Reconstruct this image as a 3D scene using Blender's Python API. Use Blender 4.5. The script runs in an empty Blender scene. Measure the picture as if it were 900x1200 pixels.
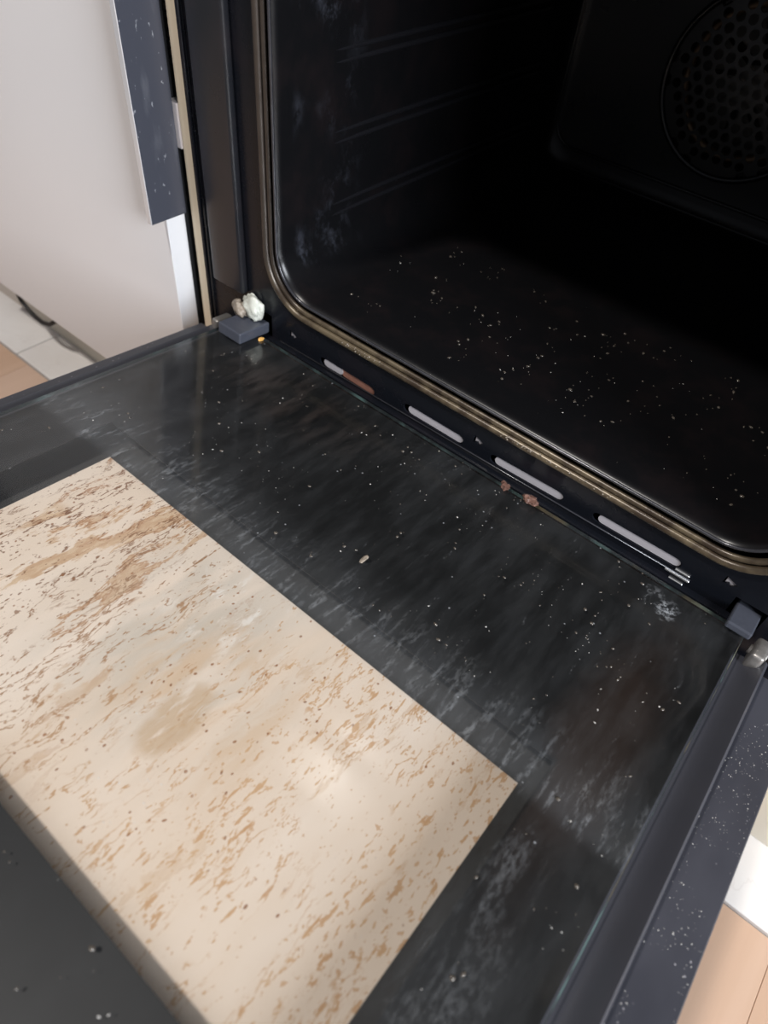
import bpy, bmesh, math, random
from mathutils import Matrix, Vector, noise
random.seed(7)
S = bpy.context.scene
COL = S.collection

# ------------------------------------------------------------------ camera
cam_d = bpy.data.cameras.new('camera')
cam = bpy.data.objects.new('camera', cam_d); COL.objects.link(cam); S.camera = cam
RIGHT = Vector((0.7654644718, 0.6376865834, 0.0861392117))
DOWN = Vector((0.5224296134, -0.5377219564, -0.6617570526))
FWD = Vector((-0.3756746484, 0.5515531878, -0.7447534086))
M = Matrix.Identity(4)
for r in range(3):
    M[r][0] = RIGHT[r]; M[r][1] = -DOWN[r]; M[r][2] = -FWD[r]
M.translation = Vector((0.19164, -0.35927, 0.36838))
cam.matrix_world = M
cam_d.sensor_fit = 'VERTICAL'; cam_d.sensor_height = 36.0
cam_d.lens = 804.55 / 1200 * 36.0
cam_d.clip_start = 0.01; cam_d.clip_end = 50
cam_d.dof.use_dof = True; cam_d.dof.focus_distance = 0.48; cam_d.dof.aperture_fstop = 6.5

# ------------------------------------------------------------------ world, lights, exposure
w = bpy.data.worlds.new('world'); S.world = w; w.use_nodes = True
bg = w.node_tree.nodes['Background']
bg.inputs[0].default_value = (0.86, 0.90, 1.0, 1); bg.inputs[1].default_value = 0.14

def area(name, loc, target, sx, sy, power, color):
    l = bpy.data.lights.new(name, 'AREA'); l.shape = 'RECTANGLE'; l.size = sx; l.size_y = sy
    l.energy = power; l.color = color
    o = bpy.data.objects.new(name, l); COL.objects.link(o)
    o.location = loc
    o.rotation_euler = (Vector(target) - Vector(loc)).to_track_quat('-Z', 'Y').to_euler()
    return o
area('ceiling_lamp_offscreen', (-0.45, -1.05, 2.2), (0, -0.2, 0), 0.14, 0.14, 39, (1.0, 0.95, 0.90))
area('window_right_offscreen', (2.3, -0.75, 1.0), (0, -0.1, 0), 1.0, 1.2, 104, (0.90, 0.94, 1.0))

vs = S.view_settings
S.display_settings.display_device = 'sRGB'
vs.view_transform = 'Standard'; vs.look = 'None'; vs.gamma = 1.0; vs.use_curve_mapping = False
vs.exposure = 0.0

# ------------------------------------------------------------------ node helpers
class NT:
    def __init__(s, name):
        s.m = bpy.data.materials.new(name); s.m.use_nodes = True
        s.t = s.m.node_tree; s.t.nodes.clear()
        s.out = s.t.nodes.new('ShaderNodeOutputMaterial')
        s.co = s.t.nodes.new('ShaderNodeTexCoord').outputs['Object']
        sp = s.t.nodes.new('ShaderNodeSeparateXYZ'); s.t.links.new(s.co, sp.inputs[0])
        s.x, s.y, s.z = sp.outputs
    def set(s, sock, v):
        if isinstance(v, bpy.types.NodeSocket): s.t.links.new(v, sock)
        else: sock.default_value = v
    def math(s, op, a, b=0.0, c=0.0, clamp=False):
        n = s.t.nodes.new('ShaderNodeMath'); n.operation = op; n.use_clamp = clamp
        for i, v in enumerate((a, b, c)): s.set(n.inputs[i], v)
        return n.outputs[0]
    def scale(s, sx, sy, sz, vec=None):
        n = s.t.nodes.new('ShaderNodeMapping'); s.set(n.inputs[0], vec or s.co)
        n.inputs['Scale'].default_value = (sx, sy, sz); return n.outputs[0]
    def noise(s, scale, vec=None, detail=3.0, rough=0.5, dist=0.0):
        n = s.t.nodes.new('ShaderNodeTexNoise'); s.set(n.inputs['Vector'], vec or s.co)
        n.inputs['Scale'].default_value = scale; n.inputs['Detail'].default_value = detail
        n.inputs['Roughness'].default_value = rough; n.inputs['Distortion'].default_value = dist
        return n.outputs[0]
    def voro(s, scale, vec=None):
        n = s.t.nodes.new('ShaderNodeTexVoronoi'); s.set(n.inputs['Vector'], vec or s.co)
        n.inputs['Scale'].default_value = scale
        sp = s.t.nodes.new('ShaderNodeSeparateColor'); s.t.links.new(n.outputs['Color'], sp.inputs[0])
        return n.outputs['Distance'], sp.outputs[0]
    def step(s, v, lo, hi, a=0.0, b=1.0):
        n = s.t.nodes.new('ShaderNodeMapRange'); n.interpolation_type = 'SMOOTHSTEP'
        s.set(n.inputs[0], v); n.inputs[1].default_value = lo; n.inputs[2].default_value = hi
        n.inputs[3].default_value = a; n.inputs[4].default_value = b
        return n.outputs[0]
    def mul(s, *v):
        r = v[0]
        for q in v[1:]: r = s.math('MULTIPLY', r, q)
        return r
    def mx(s, *v):
        r = v[0]
        for q in v[1:]: r = s.math('MAXIMUM', r, q)
        return r
    def mix(s, f, a, b):
        n = s.t.nodes.new('ShaderNodeMix'); n.data_type = 'RGBA'
        s.set(n.inputs[0], f)
        for i, v in ((6, a), (7, b)):
            if not isinstance(v, bpy.types.NodeSocket) and len(v) == 3: v = (*v, 1)
            s.set(n.inputs[i], v)
        return n.outputs[2]
    def blob(s, cx, cy, rx, ry, soft=0.5, wob=0.0, ws=60):
        dx = s.math('DIVIDE', s.math('SUBTRACT', s.x, cx), rx)
        dy = s.math('DIVIDE', s.math('SUBTRACT', s.y, cy), ry)
        d = s.math('SQRT', s.math('ADD', s.math('MULTIPLY', dx, dx), s.math('MULTIPLY', dy, dy)))
        if wob: d = s.math('ADD', d, s.math('MULTIPLY', s.math('SUBTRACT', s.noise(ws, detail=5), 0.5), wob))
        return s.step(d, 1 - soft, 1 + soft, 1.0, 0.0)
    def bsdf(s, color, rough=0.5, metal=0.0, spec=0.5, normal=None, coat=0.0):
        n = s.t.nodes.new('ShaderNodeBsdfPrincipled')
        if not isinstance(color, bpy.types.NodeSocket) and len(color) == 3: color = (*color, 1)
        s.set(n.inputs['Base Color'], color); s.set(n.inputs['Roughness'], rough); s.set(n.inputs['Metallic'], metal)
        s.set(n.inputs['Specular IOR Level'], spec); s.set(n.inputs['Coat Weight'], coat)
        if normal is not None: s.t.links.new(normal, n.inputs['Normal'])
        return n.outputs[0]
    def bump(s, h, strength=0.3, dist=0.001):
        n = s.t.nodes.new('ShaderNodeBump'); n.inputs['Strength'].default_value = strength
        n.inputs['Distance'].default_value = dist; s.set(n.inputs['Height'], h); return n.outputs[0]
    def mixsh(s, f, a, b):
        n = s.t.nodes.new('ShaderNodeMixShader'); s.set(n.inputs[0], f)
        s.t.links.new(a, n.inputs[1]); s.t.links.new(b, n.inputs[2]); return n.outputs[0]
    def simple(s, typ, color, rough=None):
        n = s.t.nodes.new(typ)
        if not isinstance(color, bpy.types.NodeSocket) and len(color) == 3: color = (*color, 1)
        s.set(n.inputs['Color'], color)
        if rough is not None: s.set(n.inputs['Roughness'], rough)
        return n.outputs[0]
    def done(s, sh):
        s.t.links.new(sh, s.out.inputs[0]); return s.m

MAT = {}
def plain(name, color, rough=0.5, metal=0.0, spec=0.5, var=0.0, vs_=40, bump=0.0, bs=200):
    n = NT(name); c = (*color, 1)
    if var:
        c = n.mix(n.noise(vs_, detail=4), tuple(v * (1 - var) for v in color), tuple(min(1, v * (1 + var)) for v in color))
    nm = n.bump(n.noise(bs, detail=3), bump) if bump else None
    MAT[name] = n.done(n.bsdf(c, rough, metal, spec, nm)); return MAT[name]

plain('white_front', (0.755, 0.75, 0.76), 0.38, var=0.02, vs_=5)
plain('carcass', (0.70, 0.60, 0.45), 0.6, var=0.06)
plain('plinth', (0.62, 0.57, 0.48), 0.55, var=0.05, vs_=12)
plain('chrome', (0.72, 0.72, 0.74), 0.25, 0.35)
plain('black_plastic', (0.055, 0.06, 0.078), 0.42, var=0.15, vs_=300, bump=0.1, bs=900)
plain('dark_gap', (0.02, 0.02, 0.022), 0.8)
plain('bracket_white', (0.75, 0.68, 0.66), 0.5)
plain('slot_plate', (0.38, 0.36, 0.38), 0.6, var=0.04, vs_=150)
plain('slot_rust', (0.22, 0.10, 0.07), 0.6, var=0.5, vs_=120)
plain('cable', (0.012, 0.012, 0.012), 0.5)
plain('rust_metal', (0.30, 0.20, 0.13), 0.5, 0.6, var=0.4, vs_=60)
plain('fan_metal', (0.12, 0.11, 0.10), 0.45, 0.8, var=0.3)
plain('fleck_pale', (0.55, 0.53, 0.50), 0.5, var=0.35, vs_=500)
plain('crumb_pink', (0.14, 0.075, 0.058), 0.25, var=1.0, vs_=400)
plain('crumb_tan', (0.27, 0.225, 0.18), 0.4, var=0.6, vs_=400)
plain('crumb_amber', (0.65, 0.36, 0.10), 0.2, var=0.4, vs_=400)
plain('grease_white', (0.60, 0.61, 0.54), 0.28, var=0.4, vs_=150, bump=0.6, bs=220)
plain('grout', (0.45, 0.40, 0.36), 0.8)

plain('bright_glint', (0.82, 0.82, 0.82), 0.25, 0.9)
plain('door_frame', (0.050, 0.051, 0.062), 0.36, var=0.12, vs_=30)
plain('brown_wood', (0.20, 0.12, 0.07), 0.6, var=0.3)

def droplet_mat():
    n = NT('grease_droplet')
    MAT['grease_droplet'] = n.done(n.bsdf((0.10, 0.085, 0.07, 1), 0.08, spec=0.9)); return
droplet_mat()

def handle_mat():
    n = NT('handle_metal')
    sp = n.mul(n.step(n.noise(230, n.scale(1, 1, 0.55), 3, 0.6), 0.66, 0.72), 0.8)
    st = n.step(n.noise(60, n.scale(1, 1, 0.3), 5), 0.55, 0.75, 0, 0.6)
    col = n.mix(n.mx(sp, n.mul(st, 0.3)), (0.085, 0.09, 0.115), (0.45, 0.46, 0.50))
    MAT['handle_metal'] = n.done(n.bsdf(col, 0.34, 0.35, 0.5))
handle_mat()

def enamel(name, base, rough, smear=False, spec=0.5):
    n = NT(name)
    f = n.noise(22, detail=6, rough=0.65); g = n.noise(160, detail=3)
    c = n.mix(n.step(f, 0.45, 0.7), base, (base[0] * 1.35 + 0.001, base[1] * 1.2, base[2] * 1.15))
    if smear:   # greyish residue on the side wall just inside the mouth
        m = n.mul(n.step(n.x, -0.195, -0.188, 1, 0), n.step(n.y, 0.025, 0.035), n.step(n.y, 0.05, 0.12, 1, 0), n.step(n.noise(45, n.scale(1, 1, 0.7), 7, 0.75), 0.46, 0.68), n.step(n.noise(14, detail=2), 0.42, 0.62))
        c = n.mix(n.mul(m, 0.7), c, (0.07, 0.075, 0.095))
    r = n.math('ADD', n.math('MULTIPLY', f, 0.25), rough - 0.10)
    MAT[name] = n.done(n.bsdf(c, r, 0, spec, n.bump(g, 0.08, 0.0005)))
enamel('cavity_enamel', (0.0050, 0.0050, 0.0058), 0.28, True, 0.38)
enamel('frame_enamel', (0.006, 0.007, 0.010), 0.24, False, 0.28)
enamel('column_enamel', (0.012, 0.013, 0.016), 0.28)
plain('back_lip', (0.007, 0.007, 0.008), 0.18)
plain('rib_enamel', (0.010, 0.010, 0.012), 0.25)
plain('fan_enamel', (0.022, 0.021, 0.021), 0.3)
plain('worn_metal', (0.36, 0.34, 0.32), 0.38, 0.7, var=0.45, vs_=200)

def edge_mat():
    n = NT('glass_edge')
    f = n.noise(26, detail=4); c = n.mix(n.step(f, 0.50, 0.68), (0.018, 0.024, 0.025), (0.10, 0.17, 0.16))
    c = n.mix(n.mul(n.step(n.noise(17, detail=3), 0.52, 0.64), n.step(n.x, 0.0, 0.08), 0.7), c, (0.16, 0.12, 0.06))
    MAT['glass_edge'] = n.done(n.bsdf(c, 0.2))
edge_mat()
def gasket_mat():
    n = NT('gasket')
    f = n.noise(60, detail=5)
    low = n.step(n.z, 0.03, 0.075, 1, 0)
    c = n.mix(low, n.mix(f, (0.030, 0.022, 0.018), (0.065, 0.052, 0.042)), n.mix(n.step(f, 0.35, 0.65), (0.045, 0.030, 0.019), (0.15, 0.115, 0.07)))
    MAT['gasket'] = n.done(n.bsdf(c, 0.32, 0.25, 0.6, n.bump(n.noise(500), 0.15, 0.0005)))
gasket_mat()
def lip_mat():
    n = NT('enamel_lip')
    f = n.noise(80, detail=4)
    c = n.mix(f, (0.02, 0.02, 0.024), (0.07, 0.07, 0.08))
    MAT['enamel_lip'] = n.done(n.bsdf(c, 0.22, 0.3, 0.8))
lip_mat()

def rim_mat():      # printed black border of the outer glass
    n = NT('outer_print')
    d, c = n.voro(330)
    sp = n.mul(n.step(d, 0.10, 0.2, 1, 0), n.step(c, 0.80, 0.84), n.step(n.noise(25), 0.45, 0.6))
    haze = n.step(n.noise(18, n.scale(1, 0.4, 1), 5), 0.35, 0.75)
    col = n.mix(haze, (0.034, 0.035, 0.045), (0.060, 0.061, 0.075))
    col = n.mix(sp, col, (0.35, 0.34, 0.36))
    MAT['outer_print'] = n.done(n.bsdf(col, 0.38, 0, 0.5))
rim_mat()
plain('print_black', (0.006, 0.0065, 0.007), 0.5)

def film_mat():     # stone-like baked-on film lying on the inside of the outer glass
    n = NT('grease_film')
    warp = n.t.nodes.new('ShaderNodeVectorMath'); warp.operation = 'MULTIPLY_ADD'
    nz = n.t.nodes.new('ShaderNodeTexNoise'); nz.inputs['Scale'].default_value = 30; n.t.links.new(n.co, nz.inputs['Vector'])
    n.t.links.new(nz.outputs['Color'], warp.inputs[0]); warp.inputs[1].default_value = (0.012, 0.010, 0); n.t.links.new(n.co, warp.inputs[2])
    W = warp.outputs[0]
    V1 = n.scale(1, 0.30, 1, W); V2 = n.scale(1, 0.20, 1, W); V3 = n.scale(1, 0.24, 1, W); V0 = n.scale(1, 0.28, 1)
    left = n.step(n.x, -0.14, 0.06, 1, 0)
    # broad colour
    big = n.noise(10, V1, 5, 0.55)
    base = n.mix(n.step(big, 0.33, 0.67), (0.70, 0.575, 0.455), (0.78, 0.68, 0.58))
    # hazy greyish stretch in the middle, streaked
    gz = n.mul(n.blob(-0.02, -0.245, 0.062, 0.065, 0.8, 0.5, 20), n.step(n.noise(60, V2, 4), 0.30, 0.62), 0.75)
    base = n.mix(gz, base, (0.50, 0.46, 0.395))
    wh = n.mul(n.blob(-0.01, -0.215, 0.035, 0.03, 0.7, 0.8, 40), n.step(n.noise(120, V1, 5, 0.65), 0.54, 0.64), 0.7)
    base = n.mix(wh, base, (0.80, 0.77, 0.72))
    ts = n.mul(n.blob(0.015, -0.262, 0.055, 0.045, 0.7, 0.9, 22), n.step(n.noise(48, V2, 6, 0.65), 0.44, 0.62), 0.7)
    base = n.mix(ts, base, (0.60, 0.43, 0.28))
    # torn tan bands
    grain = n.noise(190, V1, 5, 0.65)
    bn = n.math('ADD', n.noise(38, V2, 8, 0.70), n.math('MULTIPLY', n.math('SUBTRACT', grain, 0.5), 0.10))
    bandL = n.mul(n.step(n.math('ADD', bn, n.math('MULTIPLY', left, 0.05)), 0.585, 0.615), n.step(n.noise(12, detail=2), 0.38, 0.50))
    tan = n.mix(n.step(grain, 0.38, 0.62), (0.60, 0.43, 0.27), (0.47, 0.28, 0.14))
    base = n.mix(n.mul(bandL, n.math('ADD', n.math('MULTIPLY', left, 0.45), 0.33)), base, tan)
    edge = n.step(n.math('ABSOLUTE', n.math('SUBTRACT', bn, 0.575)), 0.006, 0.017, 1, 0)
    edge = n.mul(edge, n.step(n.noise(60, V0, 3), 0.44, 0.54), left)
    base = n.mix(n.mul(edge, 0.8), base, (0.36, 0.17, 0.075))
    # thin threads
    mark = n.mix(left, n.mix(n.noise(60), (0.62, 0.42, 0.24), (0.46, 0.25, 0.12)), n.mix(n.noise(90), (0.26, 0.115, 0.05), (0.12, 0.05, 0.025)))
    tn = n.noise(75, V3, 5, 0.65)
    th = n.step(n.math('ABSOLUTE', n.math('SUBTRACT', tn, 0.5)), 0.005, 0.019, 1, 0)
    th = n.mul(th, n.step(n.noise(30, V1, 3), 0.44, 0.53), n.step(n.noise(120, V0, 3), 0.42, 0.52))
    base = n.mix(n.mul(th, 0.9), base, mark)
    # short dashes, denser along some stretches
    dens = n.step(n.noise(24, V2, 4), 0.38, 0.66)
    dn = n.math('ADD', n.noise(350, n.scale(1, 0.24, 1), 4, 0.6), n.math('MULTIPLY', dens, 0.085))
    base = n.mix(n.mul(n.step(dn, 0.665, 0.695), 0.92), base, mark)
    dn2 = n.math('ADD', n.noise(430, n.scale(1, 0.5, 1), 2, 0.5), n.math('MULTIPLY', dens, 0.05))
    base = n.mix(n.mul(n.step(dn2, 0.675, 0.71), 0.75), base, mark)
    # dots
    d, c = n.voro(210, n.scale(1, 0.75, 1, W))
    dot = n.mul(n.step(d, 0.12, 0.20, 1, 0), n.step(c, 0.72, 0.74), n.step(n.noise(18), 0.42, 0.52))
    base = n.mix(n.mul(dot, 0.85), base, n.mix(n.noise(70), (0.40, 0.17, 0.06), (0.16, 0.07, 0.04)))
    # brown tear
    tear = n.mul(n.blob(0.022, -0.284, 0.012, 0.023, 0.3, 1.3, 45), n.step(n.noise(45, V2, 6, 0.65), 0.38, 0.46))
    base = n.mix(n.mul(tear, 0.75), base, n.mix(grain, (0.58, 0.44, 0.30), (0.46, 0.31, 0.18)))
    # beyond the clear window the film lies thinly on the black print
    clear = n.mul(n.step(n.math('ABSOLUTE', n.x), 0.1836, 0.1844, 1, 0), n.step(n.y, -0.1815, -0.1805, 1, 0))
    thin = 0.06
    veil = n.mix(thin, (0.012, 0.013, 0.014), n.mix(0.6, base, (0.40, 0.45, 0.48)))
    base = n.mix(clear, veil, base)
    MAT['grease_film'] = n.done(n.bsdf(base, 0.65, 0, 0.25))
film_mat()

def pane_mat():     # top face of the inner pane: clear glass with dirt on it
    n = NT('dirty_glass')
    V = n.scale(1, 0.22, 1)
    f = n.noise(70, V, 6, 0.65); g = n.noise(14, detail=4); h = n.noise(420, n.scale(1, 0.40, 1), 4, 0.6)
    fine = n.noise(170, n.scale(1, 0.16, 1), 5, 0.65)
    inwin = n.mul(n.step(n.y, -0.173, -0.168, 1, 0), n.step(n.math('ABSOLUTE', n.x), 0.192, 0.196, 1, 0))
    outw = n.math('SUBTRACT', 1.0, inwin)
    general = n.mul(n.step(n.math('ADD', n.math('MULTIPLY', f, 0.6), n.math('MULTIPLY', g, 0.4)), 0.38, 0.70), 0.035)
    edgez = n.mul(n.step(n.y, -0.204, -0.192), n.step(n.y, -0.192, -0.135, 1, 0))
    frayed = n.mul(edgez, n.math('ADD', n.mul(n.step(fine, 0.46, 0.70), n.step(h, 0.40, 0.58), 0.26), 0.05))
    side = n.mul(n.step(n.x, 0.186, 0.196), n.step(n.x, 0.196, 0.245, 1, 0), n.step(n.y, -0.19, -0.24), n.step(f, 0.42, 0.68), n.step(h, 0.35, 0.62), 0.15)
    wisps = n.mul(n.step(fine, 0.56, 0.70), n.step(h, 0.50, 0.62), n.step(f, 0.46, 0.6), n.step(n.x, -0.06, 0.06), 0.22)
    d, c = n.voro(150)
    fleck = n.mul(n.step(d, 0.06, 0.13, 1, 0), n.step(c, 0.90, 0.92), 0.45)
    sn = n.mul(n.step(n.noise(260, detail=5, rough=0.7), 0.44, 0.62), 0.6)
    smear = n.mul(n.mx(n.blob(0.198, -0.024, 0.006, 0.008, 0.7, 1.0, 250), n.mul(n.blob(0.186, -0.014, 0.007, 0.004, 0.6, 1.0, 300), 0.35)), sn)
    pale = n.mul(n.mx(n.math('ADD', general, frayed), side, wisps, fleck, smear), n.math('SUBTRACT', 1.0, n.mul(n.step(n.y, -0.204, -0.190, 1, 0), n.step(n.math('ABSOLUTE', n.x), 0.182, 0.190, 1, 0), 0.8)))
    brown = n.mul(n.mx(n.blob(0.206, -0.145, 0.022, 0.085, 0.6, 1.0, 35), n.mul(n.blob(-0.13, -0.05, 0.075, 0.030, 0.7, 0.9, 40), n.step(f, 0.4, 0.65))), 0.75)
    fres = n.t.nodes.new('ShaderNodeLayerWeight'); fres.inputs[0].default_value = 0.5
    F = n.math('ADD', 0.04, n.math('MULTIPLY', n.math('POWER', fres.outputs['Facing'], 4.0), 0.9))
    clear = n.mixsh(F, n.simple('ShaderNodeBsdfTransparent', (0.98, 0.98, 0.98)), n.simple('ShaderNodeBsdfGlossy', (1, 1, 1), n.step(g, 0.3, 0.7, 0.05, 0.16)))
    sh = n.mixsh(n.mul(brown, outw), clear, n.bsdf((0.020, 0.013, 0.010, 1), 0.5, 0, 0.35))
    pc = n.mix(n.noise(30), (0.42, 0.42, 0.41), (0.50, 0.54, 0.60))
    sh = n.mixsh(pale, sh, n.bsdf(pc, 0.6, 0, 0.3))
    MAT['dirty_glass'] = n.done(sh)
    n = NT('glass_back'); MAT['glass_back'] = n.done(n.simple('ShaderNodeBsdfTransparent', (0.985, 0.985, 0.985)))
pane_mat()

def plank_mat():
    n = NT('floor_plank')
    oi = n.t.nodes.new('ShaderNodeObjectInfo').outputs['Random']
    g = n.noise(30, n.scale(1, 0.06, 1), 6, 0.6, 0.6)
    c = n.mix(g, (0.47, 0.30, 0.20), (0.60, 0.42, 0.31))
    c = n.mix(n.math('MULTIPLY', oi, 0.85), c, (0.66, 0.50, 0.41))
    MAT['floor_plank'] = n.done(n.bsdf(c, 0.38, 0, 0.5))
plank_mat()
def stone_mat():
    n = NT('pale_stone')
    g = n.noise(9, detail=6, rough=0.6, dist=0.8)
    c = n.mix(g, (0.66, 0.62, 0.59), (0.84, 0.82, 0.80))
    v = n.step(n.math('ABSOLUTE', n.math('SUBTRACT', n.noise(7, detail=5, dist=1.0), 0.5)), 0.0, 0.008, 0.12, 0)
    c = n.mix(v, c, (0.35, 0.30, 0.27))
    MAT['pale_stone'] = n.done(n.bsdf(c, 0.30, 0, 0.5))
stone_mat()

# ------------------------------------------------------------------ mesh helpers (millimetres in, metres out)
def finish(name, bm, mats, parent=None, smooth=False, mx=None):
    bmesh.ops.recalc_face_normals(bm, faces=bm.faces[:])
    me = bpy.data.meshes.new(name); bm.to_mesh(me); bm.free()
    me.transform(Matrix.Scale(0.001, 4))
    for k in (mats if isinstance(mats, (list, tuple)) else [mats]): me.materials.append(MAT[k])
    if smooth:
        me.polygons.foreach_set('use_smooth', [True] * len(me.polygons))
    o = bpy.data.objects.new(name, me); COL.objects.link(o)
    if parent is not None: o.parent = parent
    return o
def sharp(o, deg=40):
    me = o.data
    me.polygons.foreach_set('use_smooth', [True] * len(me.polygons))
    me.set_sharp_from_angle(angle=math.radians(deg)); return o
def box(bm, x0, x1, y0, y1, z0, z1, bev=0.0, seg=2):
    r = bmesh.ops.create_cube(bm, size=1.0)
    vs_ = r['verts']
    bmesh.ops.scale(bm, vec=(x1 - x0, y1 - y0, z1 - z0), verts=vs_)
    bmesh.ops.translate(bm, vec=((x0 + x1) / 2, (y0 + y1) / 2, (z0 + z1) / 2), verts=vs_)
    if bev:
        ed = {e for v in vs_ for e in v.link_edges}
        bmesh.ops.bevel(bm, geom=list(ed), offset=bev, segments=seg, profile=0.5, affect='EDGES')
def rrect(x0, x1, z0, z1, r, n=8):
    """rounded rectangle, counter-clockwise in x,z"""
    pts = []
    for cx, cz, a0 in ((x1 - r, z0 + r, -90), (x1 - r, z1 - r, 0), (x0 + r, z1 - r, 90), (x0 + r, z0 + r, 180)):
        for k in range(n + 1):
            a = math.radians(a0 + 90 * k / n); pts.append((cx + r * math.cos(a), cz + r * math.sin(a)))
    return pts
def tube(bm, pts, rad, sides=8, closed=False, squash=None):
    pts = [Vector(p) for p in pts]; n = len(pts); rings = []
    prev = None
    for i, p in enumerate(pts):
        a = pts[i - 1] if (i > 0 or closed) else p
        b = pts[(i + 1) % n] if (i < n - 1 or closed) else p
        t = (b - a).normalized()
        if prev is None:
            ref = Vector((0, 1, 0)) if abs(t.y) < 0.9 else Vector((1, 0, 0))
            u = (ref - t * ref.dot(t)).normalized()
        else: u = (prev - t * prev.dot(t)).normalized()
        prev = u; v = t.cross(u)
        r = rad[i] if isinstance(rad, (list, tuple)) else rad
        rings.append([bm.verts.new(p + u * r * math.cos(2 * math.pi * k / sides) + v * r * math.sin(2 * math.pi * k / sides)) for k in range(sides)])
    for i in range(n if closed else n - 1):
        A, B_ = rings[i], rings[(i + 1) % n]
        for k in range(sides):
            bm.faces.new((A[k], A[(k + 1) % sides], B_[(k + 1) % sides], B_[k]))
    if not closed:
        bm.faces.new(rings[0][::-1]); bm.faces.new(rings[-1])
def prism(bm, poly, y0, y1):
    """polygon in x,z extruded along y"""
    A = [bm.verts.new((x, y0, z)) for x, z in poly]; B_ = [bm.verts.new((x, y1, z)) for x, z in poly]
    n = len(poly)
    for i in range(n): bm.faces.new((A[i], A[(i + 1) % n], B_[(i + 1) % n], B_[i]))
    bm.faces.new(A[::-1]); bm.faces.new(B_)
def plate(bm, outer, holes, depth, to3):
    """flat plate with holes; to3(u, v, d) gives the 3-D point"""
    edges = []
    for loop in [outer] + holes:
        v = [bm.verts.new(to3(a, b, 0)) for a, b in loop]
        edges += [bm.edges.new((v[i], v[(i + 1) % len(v)])) for i in range(len(v))]
    r = bmesh.ops.triangle_fill(bm, edges=edges, use_beauty=True, use_dissolve=False)
    faces = [f for f in r['geom'] if isinstance(f, bmesh.types.BMFace)]
    ex = bmesh.ops.extrude_face_region(bm, geom=faces)
    d = Vector(to3(0, 0, depth)) - Vector(to3(0, 0, 0))
    bmesh.ops.translate(bm, vec=d, verts=[v for v in ex['geom'] if isinstance(v, bmesh.types.BMVert)])
def lump(bm, c, r, seed, sub=2, sq=(1, 1, 1), rough=0.35):
    res = bmesh.ops.create_icosphere(bm, subdivisions=sub, radius=1.0)
    for v in res['verts']:
        k = 1 + rough * noise.noise(v.co * 1.7 + Vector((seed * 3.1, seed * 1.3, seed)))
        v.co = Vector((v.co.x * sq[0], v.co.y * sq[1], v.co.z * sq[2])) * r * k + Vector(c)
def thing(name, label, cat, loc=(0, 0, 0), group=None):
    o = bpy.data.objects.new(name, None); COL.objects.link(o); o.location = [v * 0.001 for v in loc]
    o.empty_display_size = 0.02
    tag(o, label, cat, group); return o
def tag(o, label=None, cat=None, group=None, kind=None):
    if label: o['label'] = label
    if cat: o['category'] = cat
    if group: o['group'] = group
    if kind: o['kind'] = kind
    return o

FZ = -260.0          # floor level
# ------------------------------------------------------------------ the setting
bm = bmesh.new(); box(bm, -1500, 1500, -1800, 600, FZ - 30, FZ - 6)
floor = tag(finish('floor', bm, 'grout'), 'floor of pale brown wooden boards beneath the oven door', None, None, 'structure')
bm = bmesh.new(); box(bm, -59.85, 59.85, -600, 0, -6, 0, 0.4, 1)
pl0 = finish('plank', bm, 'floor_plank', floor)
first = True
for i in range(-10, 11):
    yy = -33.0; k = 0
    while yy > -1700:
        o = pl0 if first else pl0.copy()
        if not first: COL.objects.link(o)
        first = False
        off = (i * 173) % 400 if k == 0 else 0
        o.location = ((i * 120 - 8) * 0.001, (yy) * 0.001, FZ * 0.001)
        yy -= 601.5; k += 1
strip = bpy.data.objects.new('trim_1', None); COL.objects.link(strip); strip['kind'] = 'structure'
strip['label'] = 'pale stone threshold strip along the foot of the plinth'
bm = bmesh.new(); box(bm, -149, 149, -70, 0, -6, 0.5, 0.8, 1)
sl0 = finish('slab', bm, 'pale_stone', strip)
for i in range(-5, 5):
    o = sl0 if i == -5 else sl0.copy()
    if i != -5: COL.objects.link(o)
    o.location = ((i * 300 + 50) * 0.001, 0.040, FZ * 0.001)
bm = bmesh.new(); box(bm, -784, 1200, 38, 54, FZ + 0.5, -172, 1)
tag(finish('baseboard_back', bm, 'plinth'), 'cream plinth board under the kitchen units', None, None, 'structure')
bm = bmesh.new(); box(bm, -1300, -788, 60, 76, FZ + 0.5, -150, 1)
tag(finish('baseboard_left', bm, 'brown_wood'), 'dark brown board beyond the end of the cream plinth', None, None, 'structure')

# ------------------------------------------------------------------ white cabinet beside the oven
cab = thing('base_cabinet', 'white kitchen cabinet beside the open oven with grey metal edge handle', 'cabinet', (0, 0, 0))
bm = bmesh.new()
box(bm, -344, -328, 75, 560, -172, 540); box(bm, -790, -774, 20, 560, -172, 540)
box(bm, -774, -342, 20, 560, -172, -156); box(bm, -774, -342, 544, 560, -156, 540); box(bm, -774, -342, 20, 560, 524, 540)
finish('body', bm, 'carcass', cab)
bm = bmesh.new(); box(bm, -342, -325.5, 13, 75, -168, 536, 1); finish('gap_shade_block', bm, 'dark_gap', cab)  # dark block added to imitate the shade in the gap beside the door
bm = bmesh.new(); box(bm, -784, -319, -8, 12, -168, 536, 0.6)
cdoor = finish('door', bm, 'white_front', cab)
bm = bmesh.new(); box(bm, -323, -317, -25, 13, 71, 360, 0.5, 1)
h = finish('handle', bm, ['handle_metal', 'chrome'], cdoor)
for p in h.data.polygons:
    if p.normal.y < -0.3: p.material_index = 1
h['label'] = 'dark grey metal edge handle with a bright front edge'
bm = bmesh.new(); box(bm, -326, -313.2, 13.5, 24, 126, 161, 0.8)
finish('bracket', bm, 'bracket_white', cab)
bm = bmesh.new()
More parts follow.
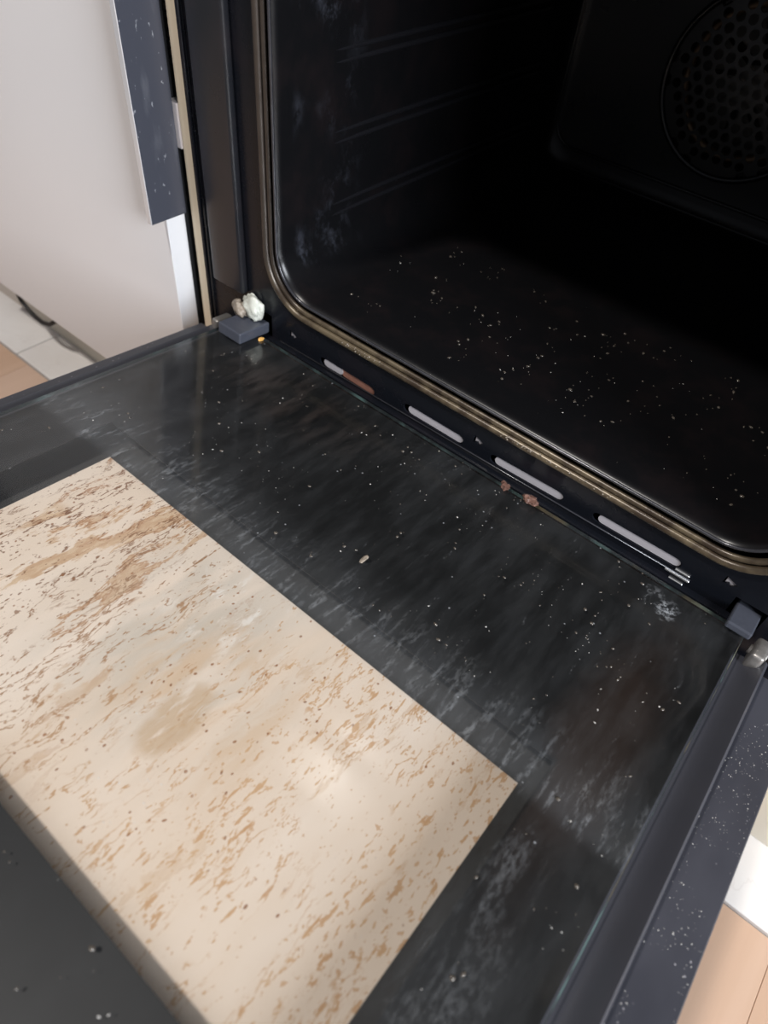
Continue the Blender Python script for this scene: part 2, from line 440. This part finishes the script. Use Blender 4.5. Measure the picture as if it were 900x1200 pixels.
for k in range(14): box(bm, -325.5, -315, 22, 40, 185 + k * 6, 188.4 + k * 6)
finish('grille', bm, 'fan_metal', cab)

# oven housing: the carcass panels around the oven
hs = thing('oven_housing', 'beige edged carcass panels enclosing the built-in oven', 'cabinet')
bm = bmesh.new(); box(bm, -313, -299, 15, 580, FZ + 0.3, 600, 0.5); finish('side_panel', bm, 'carcass', hs)
bm = bmesh.new(); box(bm, 318, 332, 15, 580, FZ + 0.3, 600, 0.5); finish('side_panel', bm, 'carcass', hs)
bm = bmesh.new(); box(bm, -299, 318, 60, 580, -56, -40); finish('shelf', bm, 'carcass', hs)

# cable
bm = bmesh.new()
P = [(-760, 14, -160), (-738, 12, -172), (-722, 8, -185), (-710, 5, -194), (-697, 5, -201), (-682, 5, -206.5), (-665, 5, -207.5), (-648, 6, -203), (-636, 8, -194), (-630, 14, -186), (-627, 21.5, -178), (-626, 26, -168)]
tube(bm, P, 3.0, 8)
tag(finish('cable', bm, 'cable', None, True), 'black cable looping below the white cabinet door', 'cable')

# ------------------------------------------------------------------ the oven
oven = thing('oven', 'black built-in oven with its door folded down, interior greasy', 'oven')
CX0, CX1, CZ0, CZ1 = -199.0, 236.0, 47.0, 400.0
# front plate with mouth, slots and arrow holes
def slot(x0, x1, z0, z1, hgt=8.4, n=6):
    pts = []; r = hgt / 2; L = math.hypot(x1 - x0, z1 - z0); ux, uz = (x1 - x0) / L, (z1 - z0) / L
    a = (x0 + ux * r, z0 + uz * r); b = (x1 - ux * r, z1 - uz * r); base = math.atan2(uz, ux)
    for c, a0 in ((b, -90), (a, 90)):
        for k in range(n + 1):
            t = base + math.radians(a0 + 180 * k / n); pts.append((c[0] + r * math.cos(t), c[1] + r * math.sin(t)))
    return pts
SL = [(-150.5, -87, 0.5, -0.5), (-55.5, 5.5, 4.2, 4.0), (31, 97, 4.8, 6.6), (121, 190, 8.0, 9.2)]
AR = [(-184, 9), (18, 13), (221, 19)]
def arrow(cx, cz): return [(cx - 4, cz + 4), (cx - 4.5, cz - 3.5), (cx - 0.5, cz - 1.2), (cx + 1, cz - 3.5), (cx + 5, cz + 0.5)]
front = lambda a, b, d: (a, 12 + d, b)
bm = bmesh.new()
plate(bm, [(-298, -38), (317, -38), (317, 470), (-298, 470)],
      [rrect(CX0 - 6, CX1 + 6, CZ0 - 7, CZ1 + 7, 44)] + [slot(a, b, c, d) for a, b, c, d in SL] + [arrow(*q) for q in AR] + [[(229, -12), (251, -12), (251, 11), (229, 11)], [(-249, -12), (-210, -12), (-210, 16), (-249, 16)]], 1.6, front)
finish('front_plate', bm, 'frame_enamel', oven)
for i, (a, b, c, d) in enumerate(SL):
    bm = bmesh.new()
    if i == 0:
        prism(bm, slot(a + 4.5, a + 27, c, c, 7.6), 13.0, 16)
        o = finish('slot_plate', bm, 'slot_plate', oven)
        bm = bmesh.new(); prism(bm, slot(a + 25, b, c, d, 7.4), 13.3, 17)
        finish('slot_plate', bm, 'slot_rust', oven)['label'] = 'rust stained plate behind the slot'
    else:
        prism(bm, slot(a + 4.5, b - 0.8, c, d, 7.4), 13.0, 16)
        finish('slot_plate', bm, 'slot_plate', oven)['label'] = 'pale grey plate showing in the slot'
for q in AR:
    bm = bmesh.new(); box(bm, q[0] - 3, q[0] + 6, 13.8, 16, q[1] - 5, q[1] + 5); finish('arrow_plate', bm, 'slot_plate', oven)
# lips below the slots
bm = bmesh.new(); box(bm, -240, 240, 6, 12.5, -7.5, -5, 0.9); sharp(finish('bottom_lip', bm, 'frame_enamel', oven))
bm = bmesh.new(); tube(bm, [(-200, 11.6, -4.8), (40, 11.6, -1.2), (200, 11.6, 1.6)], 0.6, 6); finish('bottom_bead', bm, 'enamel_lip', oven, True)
bm = bmesh.new(); box(bm, -294, 313, 6, 14, -52, -34, 0.8); finish('bottom_tray', bm, 'frame_enamel', oven)
# bright metal strips added to imitate reflections by the right hinge
for a, b, zz in ((188, 198.5, 5.0), (182, 200, 0.4), (187, 197.5, -5.2)):
    bm = bmesh.new(); box(bm, a, b, 10.4, 12.3, zz - 0.9, zz + 0.9, 0.4, 1)
    finish('glint_strip', bm, 'bright_glint', oven)['label'] = 'short bright metal strip imitating a reflection by the hinge'
# side columns of the front frame
for x0, x1 in ((-279, -239), (277, 312)):
    bm = bmesh.new(); box(bm, x0, x1, 4.5, 12.6, 26, 455, 3.0, 3)
    sharp(finish('side_column', bm, 'column_enamel', oven), 50)
bm = bmesh.new(); tube(bm, [(-291, 9, -30), (-291, 9, 450)], 2.0, 8); finish('edge_bead', bm, 'frame_enamel', oven, True)
# control fascia above the mouth
bm = bmesh.new(); box(bm, -298, 317, -4, 13, 474, 590, 2); finish('control_fascia', bm, 'frame_enamel', oven)
# gasket: outer bead, band, inner bead
def loop3(x0, x1, z0, z1, r, y, n=12): return [(x, y, z) for x, z in rrect(x0, x1, z0, z1, r, n)]
bm = bmesh.new(); tube(bm, loop3(CX0 - 12.5, CX1 + 12.5, CZ0 - 13.5, CZ1 + 13, 46, 10.2), 3.0, 10, True)
g = finish('door_gasket', bm, 'gasket', oven, True); g['label'] = 'brown stained seal running around the oven mouth'
bm = bmesh.new(); tube(bm, loop3(CX0 - 7.0, CX1 + 7.0, CZ0 - 8, CZ1 + 7.5, 42, 11.6), 2.4, 8, True)
finish('inner_bead', bm, 'gasket', g, True)
# cavity shell
bm = bmesh.new()
rings = []
for y, ins, r in ((10.5, -1.0, 38), (9.5, 0.8, 37), (11, 2.4, 36), (16, 3.2, 36), (60, 2, 34), (424, 2, 30), (436, 4, 30), (443, 9, 30), (446, 18, 30)):
    pts = rrect(CX0 + ins, CX1 - ins, CZ0 + ins, CZ1 - ins, r, 10)
    rings.append([bm.verts.new((x, y, z)) for x, z in pts])
n = len(rings[0])
for A, B_ in zip(rings, rings[1:]):
    for k in range(n): bm.faces.new((A[k], A[(k + 1) % n], B_[(k + 1) % n], B_[k]))
# back wall with a round opening for the fan
FC = (-1.0, 176.0); FR = 82.0
inner = [bm.verts.new((FC[0] + (FR - 6) * math.cos(2 * math.pi * k / 48), 446, FC[1] + (FR - 6) * math.sin(2 * math.pi * k / 48))) for k in range(48)]
ed = []
last = rings[-1]
for lp in (last, inner):
    for k in range(len(lp)):
        e = bm.edges.get((lp[k], lp[(k + 1) % len(lp)])) or bm.edges.new((lp[k], lp[(k + 1) % len(lp)]))
        ed.append(e)
bmesh.ops.triangle_fill(bm, edges=ed, use_beauty=True)
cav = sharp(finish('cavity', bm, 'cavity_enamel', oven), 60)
cav['label'] = 'black enamelled oven interior spotted with grease'
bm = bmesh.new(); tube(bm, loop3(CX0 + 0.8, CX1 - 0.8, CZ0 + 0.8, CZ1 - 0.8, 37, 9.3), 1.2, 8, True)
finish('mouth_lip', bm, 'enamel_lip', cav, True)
bm = bmesh.new(); tube(bm, loop3(-187, 224, 73, 376, 26, 445.5), 2.0, 8, True)
finish('back_bead', bm, 'back_lip', cav, True)
bm = bmesh.new(); tube(bm, loop3(CX0 + 10, CX1 - 10, CZ0 + 7.5, CZ1 - 9, 20, 441), 1.6, 8, True)
finish('back_seam', bm, 'back_lip', cav, True)
for side in (-1, 1):
    for z in (94, 103, 152, 160, 208, 216, 264, 272, 320, 328):
        xw = CX0 + 2.5 if side < 0 else CX1 - 2.5
        bm = bmesh.new()
        tube(bm, [(xw + side * 4.6, 40, z), (xw + side * 2.8, 80, z), (xw + side * 1.0, 180, z), (xw - side * 0.8, 385, z), (xw + side * 2, 396, z)], 2.6, 8)
        finish('shelf_rib', bm, 'rib_enamel', cav, True)
# outer jacket so that no light enters from behind
bm = bmesh.new()
box(bm, -297, 316, 545, 548, -34, 470); box(bm, -297, -294, 15, 545, -34, 470); box(bm, 313, 316, 15, 545, -34, 470)
box(bm, -294, 313, 15, 545, -36, -33); box(bm, -294, 313, 15, 545, 466, 470)
finish('jacket', bm, 'fan_metal', oven)
# fan: ring, perforated cover, chamber, ring heater, impeller
bm = bmesh.new(); tube(bm, [(FC[0] + (FR - 1) * math.cos(2 * math.pi * k / 64), 442.5, FC[1] + (FR - 1) * math.sin(2 * math.pi * k / 64)) for k in range(64)], 3.4, 8, True)
fan = finish('fan_cover_ring', bm, 'back_lip', oven, True)
bm = bmesh.new()
pitch = 12.2; hr = 4.5; SEG = 12
def cover_y(x, z): return 438.5 + 3.5 * ((x - FC[0]) ** 2 + (z - FC[1]) ** 2) / FR ** 2
row = 0
cache = {}
def V(x, z, dy=0.0):
    k = (round(x, 2), round(z, 2), dy)
    if k not in cache: cache[k] = bm.verts.new((x, cover_y(x, z) + dy, z))
    return cache[k]
hexr = pitch / math.sqrt(3)
rows = int(FR / (pitch * 0.866)) + 1
holes = []
for j in range(-rows, rows + 1):
    for i in range(-8, 9):
        x = FC[0] + i * pitch + (pitch / 2 if j % 2 else 0); z = FC[1] + j * pitch * 0.866
        dd = math.hypot(x - FC[0], z - FC[1])
        if dd > FR - 3: continue
        hx = [(x + hexr * math.sin(math.radians(60 * k)), z + hexr * math.cos(math.radians(60 * k))) for k in range(6)]
        outer = []
        for k in range(6):
            a, b = hx[k], hx[(k + 1) % 6]
            outer += [a, ((a[0] + b[0]) / 2, (a[1] + b[1]) / 2)]
        if dd > FR - 9:
            bm.faces.new([V(*q) for q in outer]); continue
        holes.append((x, z))
        inn = [(x + hr * math.sin(math.radians(30 * k)), z + hr * math.cos(math.radians(30 * k))) for k in range(12)]
        for k in range(12):
            bm.faces.new((V(*outer[k]), V(*outer[(k + 1) % 12]), V(*inn[(k + 1) % 12]), V(*inn[k])))
            bm.faces.new((V(*inn[k]), V(*inn[(k + 1) % 12]), V(*inn[(k + 1) % 12], 1.5), V(*inn[k], 1.5)))
sharp(finish('perforated_cover', bm, 'fan_enamel', fan), 40)
bm = bmesh.new()
ring = []
for y, r in ((447, FR + 20), (447, FR - 2), (500, FR - 2)):
    ring.append([bm.verts.new((FC[0] + r * math.cos(2 * math.pi * k / 40), y, FC[1] + r * math.sin(2 * math.pi * k / 40))) for k in range(40)])
for A, B_ in zip(ring, ring[1:]):
    for k in range(40): bm.faces.new((A[k], A[(k + 1) % 40], B_[(k + 1) % 40], B_[k]))
bm.faces.new(ring[-1])
finish('fan_chamber', bm, 'fan_metal', fan)
bm = bmesh.new(); tube(bm, [(FC[0] + 66 * math.cos(2 * math.pi * k / 40), 462, FC[1] + 66 * math.sin(2 * math.pi * k / 40)) for k in range(40)], 4, 8, True)
finish('ring_heater', bm, 'rust_metal', fan, True)
bm = bmesh.new()
for k in range(9):
    a = 2 * math.pi * k / 9; c, s = math.cos(a), math.sin(a); a2 = a + 0.35; c2, s2 = math.cos(a2), math.sin(a2)
    q = [(18 * c, 18 * s), (52 * c2, 52 * s2)]
    vv = []
    for (x, z) in q:
        for y in (452, 478): vv.append(bm.verts.new((FC[0] + x, y, FC[1] + z)))
    ww = [bm.verts.new(v.co + Vector((-s * 1.5, 0, c * 1.5))) for v in vv]
    for f in ((0, 1, 3, 2),):
        bm.faces.new([vv[i] for i in f]); bm.faces.new([ww[i] for i in f][::-1])
    for i0, i1 in ((0, 1), (1, 3), (3, 2), (2, 0)): bm.faces.new((vv[i0], vv[i1], ww[i1], ww[i0]))
tube(bm, [(FC[0], 450, FC[1]), (FC[0], 480, FC[1])], 19, 20)
finish('impeller', bm, 'fan_metal', fan)

# ------------------------------------------------------------------ the folded-down door (local: y out of the oven is negative, z = 0 top of inner pane)
TILT = -0.098
bm = bmesh.new(); box(bm, -297.5, 297.5, -452, 2, -31.5, -27, 0.7, 1)
door = finish('door', bm, 'outer_print', oven)
door.rotation_euler = (TILT, 0, 0)
door['label'] = 'folded-down oven door with dusty dark grey rim and stained glass window'
# grease film showing through the window
bm = bmesh.new(); box(bm, -222, 222, -400, -140, -27.2, -26.4)
f = finish('grease_film', bm, 'grease_film', door); f['label'] = 'cream grease film streaked with brown drips'
# inner pane
W0, W1, WY0, WY1 = -193.0, 193.0, -371.0, -170.5
bm = bmesh.new(); box(bm, -246, 246, -436, 0, -4, 0, 0.5, 1)
pane = finish('inner_glass', bm, ['dirty_glass', 'glass_back', 'glass_edge'], door)
for p in pane.data.polygons:
    p.material_index = 0 if p.normal.z > 0.9 else (1 if p.normal.z < -0.5 else 2)
pane['label'] = 'inner glass pane with black printed border, dull with grease'
bm = bmesh.new()
plate(bm, [(-245, -435), (245, -435), (245, -1), (-245, -1)], [[(W0, WY0), (W0, WY1), (W1, WY1), (W1, WY0)]], -0.5, lambda a, b, d: (a, b, -4.2 + d))
finish('printed_border', bm, 'print_black', door)
# side frames, front and hinge rails
prof = [(236, -27.2), (236, -4.8), (244.5, -4.8), (246.5, -15.5), (250, -17), (255, -16.2), (260, -13.8), (263.5, -11.2), (266, -10.0), (267.6, -11.5), (269, -27.2)]
for s in (-1, 1):
    bm = bmesh.new(); prism(bm, [(s * x, z) for x, z in prof], -440, -4)
    sharp(finish('side_frame', bm, 'door_frame', door), 50)
bm = bmesh.new()
A = [(-430, -4.8), (-438, -4.8), (-442, -8), (-447, -18), (-449, -27.2), (-430, -27.2)]
va = [bm.verts.new((-250, y, z)) for y, z in A]; vb = [bm.verts.new((250, y, z)) for y, z in A]
for i in range(len(A)): bm.faces.new((va[i], va[(i + 1) % len(A)], vb[(i + 1) % len(A)], vb[i]))
bm.faces.new(va[::-1]); bm.faces.new(vb)
finish('front_frame', bm, 'door_frame', door)
bm = bmesh.new(); box(bm, -236, 236, -14, -2, -27.2, -4.8, 1); finish('hinge_rail', bm, 'door_frame', door)
# hinge caps (sit on the pane's corners)
bm = bmesh.new(); box(bm, -240, -212, -26, 10, -0.2, 10, 1.2); c = finish('hinge_cap', bm, 'black_plastic', door)
bm = bmesh.new(); box(bm, 232, 249, -7, 30, -0.2, 5.5, 1.2); c = finish('hinge_cap', bm, 'black_plastic', door)
# hinge arms
for s, x in ((1, 259), (-1, -262)):
    bm = bmesh.new(); box(bm, x - 4.5, x + 4.5, -12, 8, -20, -3, 2.5, 3); tube(bm, [(x - 6, 0, -11), (x + 6, 0, -11)], 3.5, 10)
    finish('hinge_arm', bm, 'worn_metal', door, True)['label'] = 'worn bare metal hinge arm'

# ------------------------------------------------------------------ small grease droplets and specks (uncountable)
def specks(name, mat, parent, spots, label):
    bm = bmesh.new()
    for (x, y, z, r, sq) in spots:
        res = bmesh.ops.create_icosphere(bm, subdivisions=1, radius=r)
        a = random.uniform(0, 3.14); e = random.uniform(0.7, 1.5)
        for v in res['verts']:
            px, py = v.co.x * e, v.co.y / e
            v.co = Vector((px * math.cos(a) - py * math.sin(a) + x, px * math.sin(a) + py * math.cos(a) + y, v.co.z * sq + z))
    o = finish(name, bm, mat, parent, True); tag(o, label, None, None, 'stuff'); return o
def scatter(n, x0, x1, y0, y1, z, rmin, rmax, cluster=20.0, thr=-0.05, sq=0.5, skip=None):
    out = []; tries = 0
    while len(out) < n and tries < n * 60:
        tries += 1
        x, y = random.uniform(x0, x1), random.uniform(y0, y1)
        if skip and skip(x, y): continue
        if noise.noise(Vector((x / cluster, y / cluster * 0.6, n * 0.37))) < thr: continue
        r = rmin + (rmax - rmin) * random.random() ** 3
        out.append((x, y, z, r, sq))
    return out
inwin = lambda x, y: W0 < x < W1 and WY0 < y < WY1
specks('grease_droplets', 'grease_droplet', door, scatter(330, -235, 240, -430, -3, 0.0, 0.35, 1.5, 22, 0.08, 0.5, inwin), 'small shiny grease droplets on the black glass')
specks('pale_specks', 'fleck_pale', door, scatter(260, -235, 240, -430, -3, 0.05, 0.18, 0.7, 22, 0.15, 0.4, inwin) + scatter(70, -150, 185, -365, -175, 0.05, 0.18, 0.45, 30, 0.05, 0.4) + scatter(70, -2, 70, -355, -285, 0.05, 0.15, 0.45, 16, -0.05, 0.4)
       + scatter(520, 271, 296, -440, -10, -27, 0.12, 0.45, 22, -0.05, 0.5) , 'tiny pale specks of dried grease and dust')
specks('grease_spots', 'grease_droplet', cav, scatter(240, -185, 228, 20, 190, CZ0 + 2.2, 0.5, 1.8, 24, 0.12, 0.5), 'shiny spots of grease on the oven floor')
specks('pale_specks', 'fleck_pale', cav, scatter(50, -185, 228, 18, 150, CZ0 + 2.2, 0.25, 0.8, 24, 0.15, 0.5), 'pale specks on the oven floor')
sp = []
for k in range(60):
    x = random.choice((-105, -95, 40, 52, 60, 75, 118)) + random.gauss(0, 9); sp.append((x, random.uniform(6.4, 8.0), 33.5 + random.uniform(0.5, 4), random.uniform(0.25, 0.9), 0.8))
specks('gasket_grit', 'crumb_tan', oven, sp, 'grit stuck to the oven seal')

# ------------------------------------------------------------------ crumbs and lumps that can be picked off
ct, st = math.cos(TILT), math.sin(TILT)
def on_door(x, y, z=0): return (x, y * ct - z * st, y * st + z * ct)
def crumb(name, at, r, mat, label, cat, seed, sq=(1, 1, 0.6), n=1, rough=0.6):
    bm = bmesh.new(); rnd = random.Random(seed)
    for k in range(n):
        o = (0, 0, 0) if k == 0 else (rnd.uniform(-1, 1) * r * 1.1, rnd.uniform(-1, 1) * r * 0.8, rnd.uniform(-0.2, 0.3) * r)
        lump(bm, o, r * (1 if k == 0 else rnd.uniform(0.5, 0.8)), seed + k, 3 if 'clump' in name else 2, sq, rough)
    zmin = min(v.co.z for v in bm.verts)
    for v in bm.verts: v.co.z -= zmin + 0.15
    o = finish(name, bm, mat, None, 'clump' in name); o.location = [v * 0.001 for v in at]
    tag(o, label, cat); return o
crumb('food_crumb', on_door(57, -4.5), 3.6, 'crumb_pink', 'small pinkish burnt crumb at the glass edge below the slots', 'crumb', 1, n=2)
crumb('food_crumb', on_door(80, -3.5), 4.2, 'crumb_pink', 'larger orange and pink crumb cluster at the glass edge', 'crumb', 4, (1.2, 1, 0.7), 4)
crumb('food_flake', on_door(30, -138), 2.8, 'crumb_tan', 'flat tan flake lying alone on the black glass', 'crumb', 9, (0.55, 1.5, 0.25))
crumb('food_crumb', on_door(-206, -6), 2.6, 'crumb_amber', 'amber crumb beside the hinge cap near the cabinet', 'crumb', 12, n=2)
crumb('grease_clump', on_door(-236, -2, 10), 6.8, 'crumb_tan', 'small tan clump of grease on the hinge cap near the cabinet', 'grease', 14, (1.1, 0.8, 0.9), 2)
crumb('grease_clump', on_door(-224, 3, 10), 10.5, 'grease_white', 'large whitish clump of hardened grease on the hinge cap', 'grease', 21, (1.0, 0.6, 1.0), 3)
